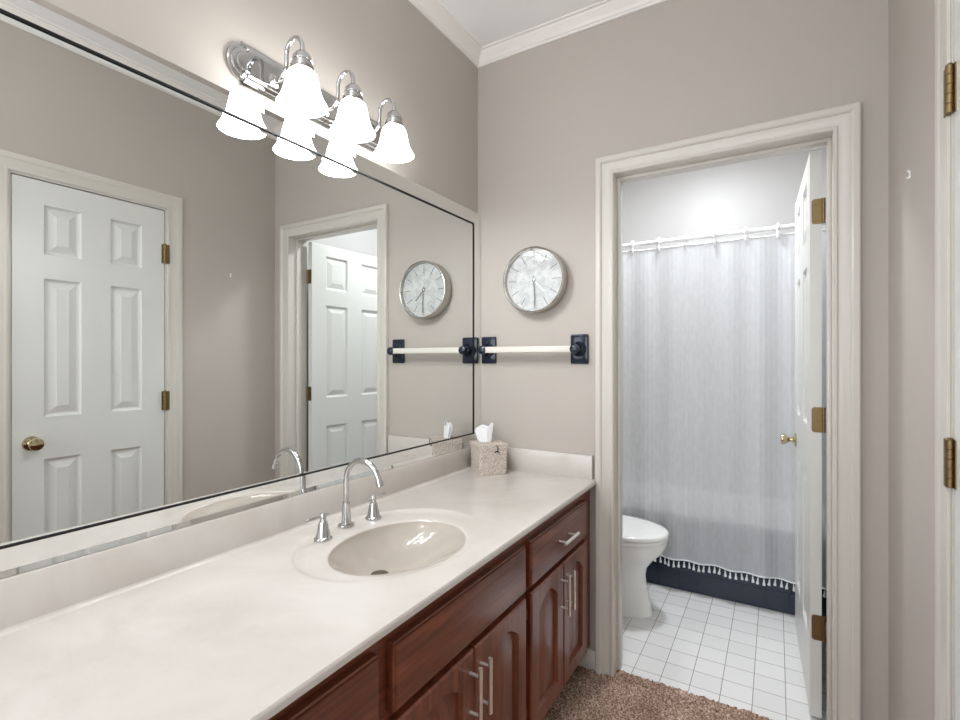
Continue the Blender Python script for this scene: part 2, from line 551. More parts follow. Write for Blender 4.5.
# closed door in the right wall (local x runs along world -y from the hinge side)
DW2 = D2Y1 - D2Y0
d2 = thing('door_2', 'closed white six panel door with a brass knob, in the right wall', 'door', (W + .004, D2Y1, 0.012), -PI / 2, kind='structure')
bm = new(); panel_door(bm, DW2, D2Z - .014, .035, ROWS, .108, .118)
bmesh.ops.transform(bm, matrix=Matrix.Diagonal((1, 1, 1, 1)), verts=bm.verts)
# local: x -> world -y, y -> world +x
obj('door_panel', bm, M_DOOR, d2, angle=12)
bm = new(); knob_mesh(bm, (DW2 - .065, 0, 0.945), '-Y'); obj('knob', bm, M_POLBRASS, d2)
def barrel_hinge(parent, y, zc, hh=0.1):
    bm = new()
    n = 5
    for k in range(n):
        z0 = zc - hh / 2 + hh * k / n
        tube(bm, [(0.001, y, z0 + .0006), (0.001, y, z0 + hh / n - .0006)], .0075, 14)
    tube(bm, [(0.001, y, zc + hh / 2), (0.001, y, zc + hh / 2 + .004)], [.0075, .004], 14)
    box(bm, (-.021, -.0125, zc - hh / 2), (-.004, -.0045, zc + hh / 2))
    box(bm, (.004, -.0022, zc - hh / 2), (.014, .001, zc + hh / 2))
    obj('hinge', bm, M_BRASS, parent)
for zc in (1.874, 1.094, 0.30):
    barrel_hinge(d2, -.0075, zc)

# open bathroom door: hinged on the right jamb, swung into the bathroom
DW1 = 0.735
th = math.radians(92.0)
d1 = thing('door_1', 'open white six panel door swung into the bathroom doorway', 'door', (1.392, T + .004, 0.014), th, kind='structure')
# local: x -> world +y, y -> world -x
bm = new(); panel_door(bm, DW1, 2.076, .036, ROWS, .115, .13); obj('door_panel', bm, M_DOOR, d1, angle=12)
def knob_pos(side):
    bm = new()
    if side == 0:
        knob_mesh(bm, (DW1 - .075, 0, .920), '-Y')
    else:
        lathe(bm, [(0, 0), (.031, 0), (.033, .003), (.030, .007), (.016, .010), (.011, .016), (.0105, .026), (.015, .033), (.022, .043), (.0270, .053), (.0275, .058), (.025, .063), (.015, .0655), (0, .066)], (0, 0, 0), '-Y', 28)
        bmesh.ops.transform(bm, matrix=Matrix.Translation((DW1 - .075, .036, .920)) @ Matrix.Rotation(PI, 4, 'Z'), verts=bm.verts)
    obj('knob', bm, M_POLBRASS, d1)
knob_pos(0); knob_pos(1)
for zc in (1.852, 1.089, 0.328):
    bm = new()
    r_ = .010
    outl = [(-.003, -.046), (-.003, .046)] + [(.031 - r_ + r_ * math.sin(PI / 2 * q / 6), .046 - r_ + r_ * math.cos(PI / 2 * q / 6)) for q in range(7)] + [(.031 - r_ + r_ * math.cos(PI / 2 * q / 6), -.046 + r_ - r_ * math.sin(PI / 2 * q / 6)) for q in range(7)]
    loft(bm, [[(xx, a, zc + b) for a, b in outl] for xx in (.001, -.0015)])
    for k in range(5):
        z0 = zc - .046 + .092 * k / 5
        tube(bm, [(-.002, -.006, z0 + .0006), (-.002, -.006, z0 + .0178)], .006, 12)
    for dz in (-.033, -.004, .026):
        for dy in ((.012,) if dz == -.004 else (.012, .024)):
            lathe(bm, [(.0035, 0), (.003, .0008), (0, .001)], (-.0015, dy, zc + dz), '-X', 10)
    obj('hinge', bm, M_BRASS, d1)

# ------------------------------------------------------------------ wall mirror
MY0, MY1 = -1.98, -0.003
MZ0, MZ1 = 0.9160, 2.029
SW = 0.057
mir = thing('wall_mirror', 'long wall mirror with a mirrored strip border above the vanity counter', 'mirror', (0, (MY0 + MY1) / 2, MZ0))
bm = new()
iy0, iy1, iz0, iz1 = MY0 + SW, MY1 - SW, MZ0 + SW, MZ1 - SW
def glass_ring(x, it, ib):
    return [(x, iy0 + ib, iz0 + ib), (x, iy1 - ib, iz0 + ib), (x, iy1 - ib, iz1 - it), (x, iy0 + ib, iz1 - it)]
loft(bm, [glass_ring(.001, 0, 0), glass_ring(.0100, 0, 0), glass_ring(.0110, .012, .0025)])
obj('mirror_glass', bm, M_MIRROR, mir, world=True, smooth=False)
def strip(y0, z0, y1, z1):
    """One mitred mirror strip of the border; outer edge y0,z0 -> y1,z1 with a shallow bevel on its outer edge."""
    bm = new()
    cy, cz = (MY0 + MY1) / 2, (MZ0 + MZ1) / 2
    def pt(y, z, ins, x):
        sy = 1 if y < cy else -1
        sz = 1 if z < cz else -1
        return (x, y + sy * ins, z + sz * ins)
    prof = [(0.0, .001), (0.0, .0165), (.013, .0150), (SW - .0030, .0150), (SW - .0030, .001)]
    A = [bm.verts.new(pt(y0, z0, i, x)) for i, x in prof]
    B = [bm.verts.new(pt(y1, z1, i, x)) for i, x in prof]
    for k in range(len(prof)):
        k2 = (k + 1) % len(prof)
        bm.faces.new((A[k], A[k2], B[k2], B[k]))
    bm.faces.new(A); bm.faces.new(list(reversed(B)))
    obj('border_strip', bm, M_MIRROR2, mir, world=True, smooth=False)
strip(MY0, MZ1, MY1, MZ1); strip(MY0, MZ0, MY1, MZ0); strip(MY0, MZ0, MY0, MZ1); strip(MY1, MZ0, MY1, MZ1)
bm = new()
e = SW - .0029
for a0, a1, b0, b1 in ((MY0 + e, MY1 - e, MZ1 - SW - .0012, MZ1 - e), (MY0 + e, MY1 - e, MZ0 + e, MZ0 + SW + .0012)):
    box(bm, (.0005, a0, b0), (0.0147, a1, b1))
for a0, a1 in ((MY1 - SW - .0012, MY1 - e), (MY0 + e, MY0 + SW + .0012)):
    box(bm, (.0005, a0, MZ0 + SW), (0.0147, a1, MZ1 - SW))
obj('edge_seam', bm, M_BLACK, mir, world=True, smooth=False)

# ------------------------------------------------------------------ vanity countertop with integral bowl
CZ, CX1, CY0 = 0.814, 0.611, -1.97
BC = (0.354, -0.997); BA, BB = 0.166, 0.213
DRAIN = (0.306, -1.030, CZ - 0.086)
top = thing('vanity_countertop', 'long off-white cultured marble vanity top with moulded oval basin', 'countertop', (0.30, CY0 / 2, CZ))
bm = new()
X0, X1, Y0, Y1 = 0.0, CX1, CY0, -0.0005
RC = (0.318, -0.983); RA, RB = 0.238, 0.297
angs = set(2 * PI * k / 144 for k in range(144))
corner = []
for cxx, cyy in ((X0, Y0), (X0, Y1), (X1, Y0), (X1, Y1)):
    a = math.atan2((cyy - RC[1]), (cxx - RC[0])) % (2 * PI)
    corner.append(a); angs.add(a)
angs = sorted(angs)
def rect_hit(a):
    dx, dy = math.cos(a), math.sin(a)
    ts = []
    if dx > 1e-9: ts.append((X1 - RC[0]) / dx)
    if dx < -1e-9: ts.append((X0 - RC[0]) / dx)
    if dy > 1e-9: ts.append((Y1 - RC[1]) / dy)
    if dy < -1e-9: ts.append((Y0 - RC[1]) / dy)
    t = min(ts)
    return RC[0] + dx * t, RC[1] + dy * t
def ell(c, a_, b_, ang, s=1.0):
    # point of the ellipse in the direction ANG (true angle)
    dx, dy = math.cos(ang), math.sin(ang)
    r = 1.0 / math.sqrt((dx / a_) ** 2 + (dy / b_) ** 2) * s
    return c[0] + dx * r, c[1] + dy * r
rows = []
def fade(a):
    return max(0.0, min(1.0, 0.75 - math.cos(a) * 1.3))
RIM_DROP = 0.0035
rows.append([(*rect_hit(a), 0.0) for a in angs])
rows.append([(*ell(RC, RA, RB, a, 1.03), 0.0) for a in angs])
rows.append([(*ell(RC, RA, RB, a, 1.0), 0.0012 * fade(a)) for a in angs])
rows.append([(*ell(RC, RA, RB, a, 0.975), -0.001 * fade(a)) for a in angs])
rows.append([(*ell(RC, RA, RB, a, 0.955), -RIM_DROP * fade(a)) for a in angs])
def mixp(p, q, t):
    return (p[0] + (q[0] - p[0]) * t, p[1] + (q[1] - p[1]) * t)
for t in (0.4, 0.75):
    rows.append([(*mixp(ell(RC, RA, RB, a, 0.955), ell(BC, BA + .012, BB + .012, a), t), -RIM_DROP * fade(a) * (1 - t) - .0028 * t) for a in angs])
rows.append([(*ell(BC, BA + .008, BB + .008, a), -.0030) for a in angs])
rows.append([(*ell(BC, BA + .003, BB + .003, a), -.0042) for a in angs])
rows.append([(*ell(BC, BA, BB, a), -.0070) for a in angs])
DEPTH = CZ - DRAIN[2]
ss = [0.985, 0.96, 0.925, 0.88, 0.82, 0.74, 0.64, 0.53, 0.42, 0.31, 0.2, 0.12]
for s in ss:
    t = 1 - s
    row = []
    for a in angs:
        wf = (0.5 + 0.5 * math.cos(a + math.radians(50))) ** 1.5
        steep = (1 - s ** 3.0) ** 0.75
        q_ = min(1, t / .86)
        soft = q_ * q_ * (3 - 2 * q_)
        z = -.007 - (DEPTH - .007) * (steep * (1 - wf) + soft * wf)
        cx = BC[0] + (DRAIN[0] - BC[0]) * min(1, t * 1.1)
        cy = BC[1] + (DRAIN[1] - BC[1]) * min(1, t * 1.1)
        fl = 0.0
        if math.sin(a) > 0.1:     # shell flutes at the far end
            fl = 0.022 * math.sin(a) * (abs(math.sin(a * 7)) - .5) * math.sin(PI * min(1, max(0, (s - .25) / .75)))
        x, y = ell((cx, cy), BA, BB, a, s * (1 + fl))
        if s < 0.21:
            rr = 0.024 * s / 0.12
            k = (0.21 - s) / 0.09
            x2, y2 = DRAIN[0] + rr * math.cos(a), DRAIN[1] + rr * math.sin(a)
            k = min(1, k)
            x, y = x * (1 - k) + x2 * k, y * (1 - k) + y2 * k
        row.append((x, y, z))
    rows.append(row)
def taper(x, y):
    # the front edge runs very slightly out of square with the wall
    return x - max(0.0, x - 0.55) / 0.061 * 0.0155 * max(0.0, 1 + y / 1.63)
NRIM = 9          # rows up to the basin's rim belong to the slab
VR = [[bm.verts.new((taper(x, y), y, CZ + z)) for x, y, z in r] for r in rows[:NRIM + 1]]
n = len(angs)
for A, B in zip(VR, VR[1:]):
    for k in range(n):
        bm.faces.new((A[k], A[(k + 1) % n], B[(k + 1) % n], B[k]))
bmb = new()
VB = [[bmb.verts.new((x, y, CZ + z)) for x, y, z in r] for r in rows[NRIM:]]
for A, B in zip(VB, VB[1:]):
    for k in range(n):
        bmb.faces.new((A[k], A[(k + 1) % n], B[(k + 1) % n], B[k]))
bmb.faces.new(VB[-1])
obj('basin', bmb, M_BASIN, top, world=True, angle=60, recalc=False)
# edge: rounded front nosing and underside skirt
edge = []
for off, dz in ((0.0, 0.0), (0.003, -.003), (.004, -.007), (.004, -.016), (.001, -.019)):
    row = []
    for (x, y, z) in rows[0]:
        xx = x + (off if x > X1 - 1e-4 else 0)
        xx = taper(xx, y)
        yy = y - (off if y < Y0 + 1e-4 else 0)
        row.append(bm.verts.new((xx, yy, CZ + dz)))
    edge.append(row)
for A, B in zip([VR[0]] + edge[1:], edge[1:]):
    for k in range(n):
        bm.faces.new((A[k], B[k], B[(k + 1) % n], A[(k + 1) % n]))
for q in edge[0]:
    bm.verts.remove(q)
obj('counter_slab', bm, M_MARBLE, top, world=True, angle=40, recalc=False)
bm = new()
box(bm, (0.0005, CY0, CZ - .001), (0.020, -0.0226, 0.9145), .003)
# cove where the splash meets the counter
prof = [(.0195, CZ + .012), (.0205, CZ + .006), (.0245, CZ + .0018), (.031, CZ + .0002), (.0195, CZ - .001)]
A = [bm.verts.new((x, CY0 + .004, z)) for x, z in prof]; B = [bm.verts.new((x, -.024, z)) for x, z in prof]
for k in range(5):
    bm.faces.new((A[k], A[(k + 1) % 5], B[(k + 1) % 5], B[k]))
bm.faces.new(A); bm.faces.new(B)
obj('backsplash', bm, M_SPLASH, top, world=True)
bm = new()
box(bm, (0.0005, -.0222, CZ - .001), (0.580, -.0006, 0.9145), .003)
obj('side_splash', bm, M_SPLASH, top, world=True)
bm = new()
lathe(bm, [(0, .0022), (.012, .0026), (.017, .002), (.0185, .0005), (.0235, .0012), (.0245, 0), (.0245, -.003)], DRAIN, 'Z', 32)
obj('drain', bm, M_DRAIN, top, world=True)

# ------------------------------------------------------------------ vanity cabinets
FX, DXF = 0.564, 0.588      # face frame front, door front
def arch_outline(y0, y1, z0, z1, rise, ins, n=18):
    """Opening with a straight bottom and sides and an arched top (cathedral), inset by INS."""
    a0, a1, b0 = y0 + ins, y1 - ins, z0 + ins
    pts = [(a0, b0), (a1, b0)]
    zs = z1 - rise - ins
    w = (a1 - a0)
    sh = min(.026, w * .16)
    pts.append((a1, zs))
    for k in range(n + 1):
        t = k / n
        y = a1 - sh + (a0 + sh - (a1 - sh)) * t
        pts.append((y, zs + .003 + rise * math.sin(PI * (0.10 + 0.80 * t)) ** 0.8))
    pts.append((a0, zs))
    return pts
def cab_door(parent, y0, y1, z0, z1, pull_y, hinge_y, name='door'):
    bm = new()
    fr = 0.055
    n = 18
    outl = arch_outline(y0 + fr, y1 - fr, z0 + fr, z1 - fr * .8, .040, 0, n)
    outer = [(y0 + .005, z0 + .005), (y1 - .005, z0 + .005), (y1 - .005, z1 - .005)]
    top = [(y1 - .005 + (y0 - y1 + .010) * (k + 1) / (n + 2), z1 - .005) for k in range(n + 1)]
    outer += top + [(y0 + .005, z1 - .005)]
    x = DXF
    def ring(pts, xx):
        return [bm.verts.new((xx, p[0], p[1])) for p in pts]
    def strip_(a, b):
        m = len(a)
        for k in range(m):
            bm.faces.new((a[k], a[(k + 1) % m], b[(k + 1) % m], b[k]))
    def grow(pts, d):
        out = []
        for (y, z) in pts:
            yy = y0 if y < y0 + .006 else (y1 if y > y1 - .006 else y)
            zz = z0 if z < z0 + .006 else (z1 if z > z1 - .006 else z)
            out.append((yy, zz))
        return out
    back = ring(grow(outer, 0), FX + .0005)
    side = ring(grow(outer, 0), x - .005)
    front = ring(outer, x)
    r1 = ring(outl, x)
    r2 = ring(arch_outline(y0 + fr, y1 - fr, z0 + fr, z1 - fr * .8, .040, .005, n), x - .013)
    r3 = ring(arch_outline(y0 + fr, y1 - fr, z0 + fr, z1 - fr * .8, .040, .012, n), x - .014)
    r4 = ring(arch_outline(y0 + fr, y1 - fr, z0 + fr, z1 - fr * .8, .040, .040, n), x - .004)
    for a, b in ((back, side), (side, front), (front, r1), (r1, r2), (r2, r3), (r3, r4)):
        strip_(a, b)
    bm.faces.new(r4)
    bm.faces.new(list(reversed(back)))
    d = obj(name, bm, M_WOOD_Z, parent, world=True, angle=30)
    bm = new()
    zb, zt = z1 - .172, z1 - .030
    hx = x + .030
    tube(bm, [(hx, pull_y, zb), (hx, pull_y, zt)], .0058, 16)
    for zz in (zb + .022, zt - .022):
        tube(bm, [(x - .0005, pull_y, zz), (hx, pull_y, zz)], .0045, 12)
    obj('handle', bm, M_NICKEL, d, world=True)
    for zz in (z0 + .07, z1 - .07):
        bm = new()
        s = 1 if hinge_y > (y0 + y1) / 2 else -1
        box(bm, (FX + .0005, min(hinge_y, hinge_y + s * .011), zz - .018), (FX + .003, max(hinge_y, hinge_y + s * .011), zz + .018), .0006, 1)
        tube(bm, [(FX + .006, hinge_y + s * .003, zz - .016), (FX + .006, hinge_y + s * .003, zz + .016)], .003, 10)
        obj('hinge', bm, M_BRASS, d, world=True)
    return d
def slab_front(parent, name, y0, y1, z0, z1, pull=None):
    bm = new()
    prof = [(0, FX + .0005), (0, DXF - .007), (.0035, DXF - .005), (.005, DXF - .001), (.008, DXF)]
    loft(bm, [[(xx, y0 + i, z0 + i), (xx, y1 - i, z0 + i), (xx, y1 - i, z1 - i), (xx, y0 + i, z1 - i)] for i, xx in prof])
    bmesh.ops.recalc_face_normals(bm, faces=bm.faces[:])
    d = obj(name, bm, M_WOOD_Y, parent, world=True, angle=30)
    if pull:
        yc, zc = pull
        hx = DXF + .030
        bm = new()
        tube(bm, [(hx, yc - .068, zc), (hx, yc + .068, zc)], .0058, 16)
        for s in (-1, 1):
            tube(bm, [(DXF - .0005, yc + s * .046, zc), (hx, yc + s * .046, zc)], .0045, 12)
        obj('handle', bm, M_NICKEL, d, world=True)
    return d
def cabinet(label, y0, y1, kind, fy0, fy1, split):
    """y0..y1 carcass; fy0..fy1 the span of its fronts; split = the gap between its two doors."""
    t = thing('vanity_cabinet', label, 'cabinet', (0.28, (y0 + y1) / 2, 0), group='cherry vanity base cabinets')
    bm = new()
    zc = CZ - .0195
    box(bm, (.022, y0, .100), (.545, y0 + .018, zc)); box(bm, (.022, y1 - .018, .100), (.545, y1, zc))
    box(bm, (.004, y0, .100), (.022, y1, zc)); box(bm, (.022, y0 + .018, .100), (.545, y1 - .018, .118))
    obj('carcass', bm, M_WOOD_Z, t, world=True, smooth=False)
    bm = new()
    box(bm, (.545, y0, .100), (FX, fy0 + .018, zc)); box(bm, (.545, fy1 - .018, .100), (FX, y1, zc))
    for z0, z1 in ((.100, .145), (.570, .625), (.730, zc)):
        box(bm, (.545, fy0 + .018, z0), (FX, fy1 - .018, z1))
    box(bm, (.545, split - .02, .145), (FX, split + .02, .570))
    obj('face_frame', bm, M_WOOD_Y, t, world=True, smooth=False)
    bm = new(); box(bm, (.470, y0, 0), (.486, y1, .100)); obj('toe_kick', bm, M_TOE, t, world=True)
    if kind == 'drawer':
        slab_front(t, 'drawer', fy0, fy1, .603, .747, ((fy0 + fy1) / 2 + .010, .677))
    else:
        slab_front(t, 'false_front', fy0, fy1, .603, .747)
    cab_door(t, fy0, split - .003, .128, .584, split - .024, fy0)
    cab_door(t, split + .003, fy1, .128, .584, split + .026, fy1)
    return t
cabinet('cherry vanity cabinet with one drawer and two arched doors beside the back wall', -0.659, -0.003, 'drawer', -.640, -.108, -.367)
cabinet('cherry sink base cabinet with a long false front under the basin', -1.313, -0.660, 'false', -1.292, -.678, -.983)
cabinet('cherry vanity cabinet cut off by the bottom edge, left of the sink base', -1.967, -1.314, 'drawer', -1.900, -1.336, -1.618)

# ------------------------------------------------------------------ faucet
FY = -0.970
fa = thing('faucet', 'chrome gooseneck faucet with two lever handles behind the basin', 'faucet', (0.114, FY, CZ))
zf = CZ - .0023
bm = new()
lathe(bm, [(0, 0), (.0245, 0), (.0250, .003), (.0235, .006), (.0165, .008), (.0155, .012), (.0125, .055), (.0112, .070), (.0112, .073), (.0090, .074), (0, .074)], (.114, FY, zf), 'Z', 32)
obj('spout_base', bm, M_CHROME, fa, world=True)
bm = new()
R = .0675
pts = [(.114, FY, zf + .070), (.114, FY, zf + .10), (.114, FY, 0.925), (.114, FY, 0.951)]
for k in range(1, 25):
    a = PI - PI * 0.90 * k / 24
    pts.append((.114 + R + R * math.cos(a), FY, 0.951 + R * math.sin(a)))
x_, y_, z_ = pts[-1]
rr = [.0088] * (len(pts))
tx, tz = math.sin(.1 * PI), -math.cos(.1 * PI)
pts += [(x_ + tx * l_, y_, z_ + tz * l_) for l_ in (.006, .0061, .022)]
rr += [.0088, .0108, .0106]
tube(bm, pts, rr, 20)
obj('spout', bm, M_CHROME, fa, world=True)
for hx, hy, s in ((.143, -1.086, -1), (.136, -0.874, 1)):
    bm = new()
    lathe(bm, [(0, 0), (.0255, 0), (.0260, .003), (.0245, .006), (.0210, .008), (.0190, .016), (.0125, .046), (.0115, .050), (.0085, .053), (.0080, .060), (.0095, .062), (.0095, .071), (.0075, .074), (0, .0745)], (hx, hy, zf), 'Z', 28)
    h = obj('handle', bm, M_CHROME, fa, world=True)
    bm = new()
    tube(bm, [(hx, hy - s * .020, zf + .066), (hx, hy - s * .018, zf + .0665), (hx, hy + s * .030, zf + .067), (hx, hy + s * .060, zf + .068), (hx, hy + s * .062, zf + .068)], [.002, .0036, .0040, .0034, .0022], 12)
    obj('lever', bm, M_CHROME, h, world=True)

# ------------------------------------------------------------------ vanity light
LX, LZ = 0.145, 2.127
LYS = (-1.160, -0.972, -0.784)
vl = thing('vanity_light', 'chrome wall light bar with three lit frosted bell shades above the mirror', 'wall lamp', (0, LYS[1], LZ))
bm = new()
def plate_ring(ins, x, n=14):
    hy, hz, ex = .275 - ins * .4, .059 - ins, .042 - ins * .55
    rz = .049 - ins * .95
    pts = []
    for s in (1, -1):
        pts.append((x, LYS[1] + s * hy, LZ - s * hz))
        for k in range(n + 1):
            a = -PI / 2 + PI * k / n
            pts.append((x, LYS[1] + s * (hy - .004 + (ex + .004) * math.cos(a) if abs(math.cos(a)) > .02 else hy - .004), LZ + s * rz * math.sin(a)))
        pts.append((x, LYS[1] + s * hy, LZ + s * hz))
    return pts
loft(bm, [plate_ring(i, x) for i, x in ((0, .0005), (0, .008), (.004, .011), (.009, .011), (.011, .016), (.016, .018), (.020, .018), (.022, .023), (.026, .025), (.030, .025))])
obj('back_plate', bm, M_CHROME, vl, world=True, angle=30)
for ly in LYS:
    bm = new()
    lathe(bm, [(0, 0), (.019, 0), (.019, .003), (.013, .007), (.008, .009), (0, .009)], (.025, ly, LZ - .012), 'X', 20)
    arm = [(.026, ly, LZ - .012), (.045, ly, LZ - .014), (.062, ly, LZ - .012), (.074, ly, LZ - .002), (.079, ly, LZ + .012), (.080, ly, LZ + .030), (.080, ly, LZ + .046)]
    R2 = (LX - .080) / 2
    for k in range(1, 17):
        a = PI - PI * k / 16
        arm.append((.080 + R2 + R2 * math.cos(a), ly, LZ + .046 + R2 * 1.05 * math.sin(a)))
    arm.append((LX, ly, LZ + .026))
    sm = [arm[0]]
    for p, q in zip(arm, arm[1:]):
        sm += [tuple(Vector(p).lerp(Vector(q), .5)), q]
    tube(bm, sm, .0062, 14)
    obj('arm', bm, M_CHROME, vl, world=True)
    bm = new()
    lathe(bm, [(0, .054), (.007, .054), (.010, .051), (.019, .047), (.0245, .039), (.0265, .028), (.0285, .027), (.0285, .024), (.0270, .023), (.0270, .013), (.0305, .012), (.0310, .004), (.029, 0), (.024, -.002), (0, -.002)], (LX, ly, LZ - .020), 'Z', 32)
    obj('socket_cup', bm, M_CHROME, vl, world=True)
    bm = new()
    zt = LZ - .0215
    outer = [(.025, .003), (.031, 0), (.0375, -.007), (.0415, -.018), (.0445, -.033), (.0475, -.048), (.0515, -.062), (.057, -.075), (.0625, -.085), (.0665, -.091)]
    inner = [(r - .003, z - .001) for r, z in reversed(outer)]
    lathe(bm, outer + [(.0670, -.0930), (.0652, -.0934)] + inner, (LX, ly, zt), 'Z', 40)
    sh = obj('glass_shade', bm, M_SHADE, vl, world=True, angle=60)
    bm = new()
    lathe(bm, [(0, -.060), (.008, -.059), (.017, -.054), (.0225, -.046), (.023, -.038), (.020, -.028), (.014, -.018), (.012, -.008), (0, -.008)], (LX, ly, zt), 'Z', 24)
    obj('bulb', bm, M_BULB, sh, world=True)
    d = bpy.data.lights.new('vanity_bulb_light', 'POINT')
    d.energy, d.shadow_soft_size, d.color = VANITY_POWER, .018, (0.97, .985, 1.0)
    o = bpy.data.objects.new('vanity_bulb_light', d)
    o.location = (LX, ly, zt - .082)
    COL.objects.link(o)

# ------------------------------------------------------------------ ceiling lamps
for (x, y, z), pw, pd, c in CEIL_LAMPS:
    lab = 'round white flush ceiling lamp in the bathroom' if y > 0 else 'added round white flush ceiling lamp for fill, unseen behind the camera'
    t = thing('ceiling_lamp', lab, 'ceiling lamp', (x, y, z))
    bm = new(); lathe(bm, [(0, 0), (.155, 0), (.158, .012), (.150, .022), (.140, .022), (0, .022)], (x, y, z), '-Z', 40); obj('lamp_base', bm, M_TRIM, t, world=True)
    bm = new(); lathe(bm, [(.140, .022), (.138, .040), (.120, .062), (.080, .080), (.035, .088), (0, .089)], (x, y, z), '-Z', 40); obj('lamp_shade', bm, M_DOME, t, world=True)
    d = bpy.data.lights.new('ceiling_lamp_disc', 'AREA')
    d.shape, d.size, d.energy, d.color = 'DISK', .26, pd, c
    o = bpy.data.objects.new('ceiling_lamp_disc', d)
    o.location = (x, y, z - .093)
    COL.objects.link(o)
    d = bpy.data.lights.new('ceiling_lamp_light', 'POINT')
    d.shadow_soft_size, d.energy, d.color = .11, pw, c
    o = bpy.data.objects.new('ceiling_lamp_light', d)
    o.location = (x, y, z - .215)
    COL.objects.link(o)

# ------------------------------------------------------------------ wall clock
CC = (0.320, -0.0, 1.680)
ck = thing('wall_clock', 'round silver wall clock with pale marbled face above the towel bar', 'clock', (CC[0], 0, CC[2]))
RCK = 0.148
bm = new()
lathe(bm, [(0, .001), (RCK - .003, .001), (RCK - .001, .004), (RCK, .010), (RCK, .058), (RCK - .0015, .0625), (RCK - .005, .064), (RCK - .008, .0625), (RCK - .009, .058), (RCK - .011, .040), (0, .040)], (CC[0], 0, CC[2]), '-Y', 72)
obj('case', bm, M_SILVER, ck, world=True)
bm = new(); lathe(bm, [(RCK - .0115, .0402), (RCK - .0115, .0415), (0, .0415)], (CC[0], 0, CC[2]), '-Y', 64)
dial = obj('dial', bm, M_DIAL, ck, world=True)
def hand(bm, ang, r0, r1, w0, w1, y0, y1):
    dx, dz = math.sin(ang), math.cos(ang)
    px, pz = dz, -dx
    pts = [(r0, -w0), (r1, -w1), (r1, w1), (r0, w0)]
    f = [bm.verts.new((CC[0] + dx * r + px * w, y1, CC[2] + dz * r + pz * w)) for r, w in pts]
    b = [bm.verts.new((CC[0] + dx * r + px * w, y0, CC[2] + dz * r + pz * w)) for r, w in pts]
    bm.faces.new(f); bm.faces.new(list(reversed(b)))
    for k in range(4):
        bm.faces.new((f[k], b[k], b[(k + 1) % 4], f[(k + 1) % 4]))
for k in range(12):
    bm = new()
    hand(bm, 2 * PI * k / 12, .088, .127, .0017, .0017, -.0414, -.0425)
    obj('hour_mark', bm, M_TICK, dial, world=True, smooth=False)
bm = new(); hand(bm, math.radians(136), -.014, .074, .0034, .0024, -.0442, -.0455); obj('hour_hand', bm, M_SILVER, ck, world=True, smooth=False)
bm = new(); hand(bm, math.radians(177), -.018, .116, .0026, .0018, -.0470, -.0480); obj('minute_hand', bm, M_HAND, ck, world=True, smooth=False)
bm = new(); lathe(bm, [(.008, .0415), (.008, .0495), (.006, .051), (0, .0515)], (CC[0], 0, CC[2]), '-Y', 20); obj('hub', bm, M_SILVER, ck, world=True)
bm = new(); lathe(bm, [(RCK - .0095, .0575), (RCK - .0095, .0585), (0, .0585)], (CC[0], 0, CC[2]), '-Y', 64); obj('glass_cover', bm, M_GLASS, ck, world=True)

# ------------------------------------------------------------------ towel bar
TBZ = 1.369
tb = thing('towel_bar', 'off-white towel bar on two navy glazed posts under the clock', 'towel bar', (0.29, 0, TBZ))
for xc in (0.066, 0.519):
    bm = new()
    s = 1 if xc < .2 else -1
    box(bm, (xc - .040, -.012, TBZ - .064), (xc + .040, -.0005, TBZ + .064), .005, 3)
    loft(bm, [[(xc + a * math.cos(2 * PI * k / 24), -y, TBZ + a * math.sin(2 * PI * k / 24)) for k in range(24)] for a, y in ((.034, .0115), (.030, .017), (.023, .026), (.020, .040), (.0205, .058), (.0215, .068), (.0185, .078), (.010, .083))])
    obj('post', bm, M_NAVY_GLAZE, tb, world=True)
bm = new(); box(bm, (0.072, -.073, TBZ - .0145), (0.513, -.047, TBZ + .0145), .005, 3); obj('bar', bm, M_BAR, tb, world=True)

# ------------------------------------------------------------------ tissue box and tissue
BS = 0.132
rz = math.atan2(.091, .078)
cxy = (0.131, -0.1215)
bx = thing('tissue_box', 'woven seagrass tissue box cover in the counter corner', 'tissue box', (cxy[0], cxy[1], CZ + .001), rz)
bm = new()
hgt = .118
ns, nz = 36, 36
per = []
cr = .006
for side in range(4):
    for k in range(ns):
        t = (k / ns - .5)
        per.append((side, t))
rows = []
for j in range(nz + 1):
    z = hgt * j / nz
    row = []
    for i, (side, t) in enumerate(per):
        e = min(abs(t + .5), abs(.5 - t)) * BS
        d = .0016 * math.sin(PI * (i * 12 / ns)) * math.sin(PI * j * 14 / nz) + .0007 * math.sin(PI * j * 28 / nz)
        if e < cr:
            d -= (cr - math.sqrt(max(0, cr * cr - (cr - e) ** 2))) * .7
        half = BS / 2 * (0.96 + .04 * j / nz) + d
        u = t * BS * (0.96 + .04 * j / nz)
        x, y = ((u, -half), (half, u), (-u, half), (-half, -u))[side]
        row.append((x, y, z))
    rows.append(row)
loft(bm, rows)
obj('body', bm, M_WEAVE, bx, angle=50)
bm = new()
hb = BS / 2 + .0025
nn = 30
def lidz(u, v_):
    return hgt + .016 + .0012 * math.sin(PI * u * 13) * math.sin(PI * v_ * 13)
V = {}
for i in range(nn + 1):
    for j in range(nn + 1):
        u, w = i / nn, j / nn
        V[i, j] = bm.verts.new((-hb + 2 * hb * u, -hb + 2 * hb * w, lidz(u, w)))
for i in range(nn):
    for j in range(nn):
        bm.faces.new((V[i, j], V[i + 1, j], V[i + 1, j + 1], V[i, j + 1]))
per = [V[i, 0] for i in range(nn)] + [V[nn, j] for j in range(nn)] + [V[i, nn] for i in range(nn, 0, -1)] + [V[0, j] for j in range(nn, 0, -1)]
low = [bm.verts.new((q.co.x, q.co.y, hgt - .001)) for q in per]
m_ = len(per)
for k in range(m_):
    bm.faces.new((per[k], low[k], low[(k + 1) % m_], per[(k + 1) % m_]))
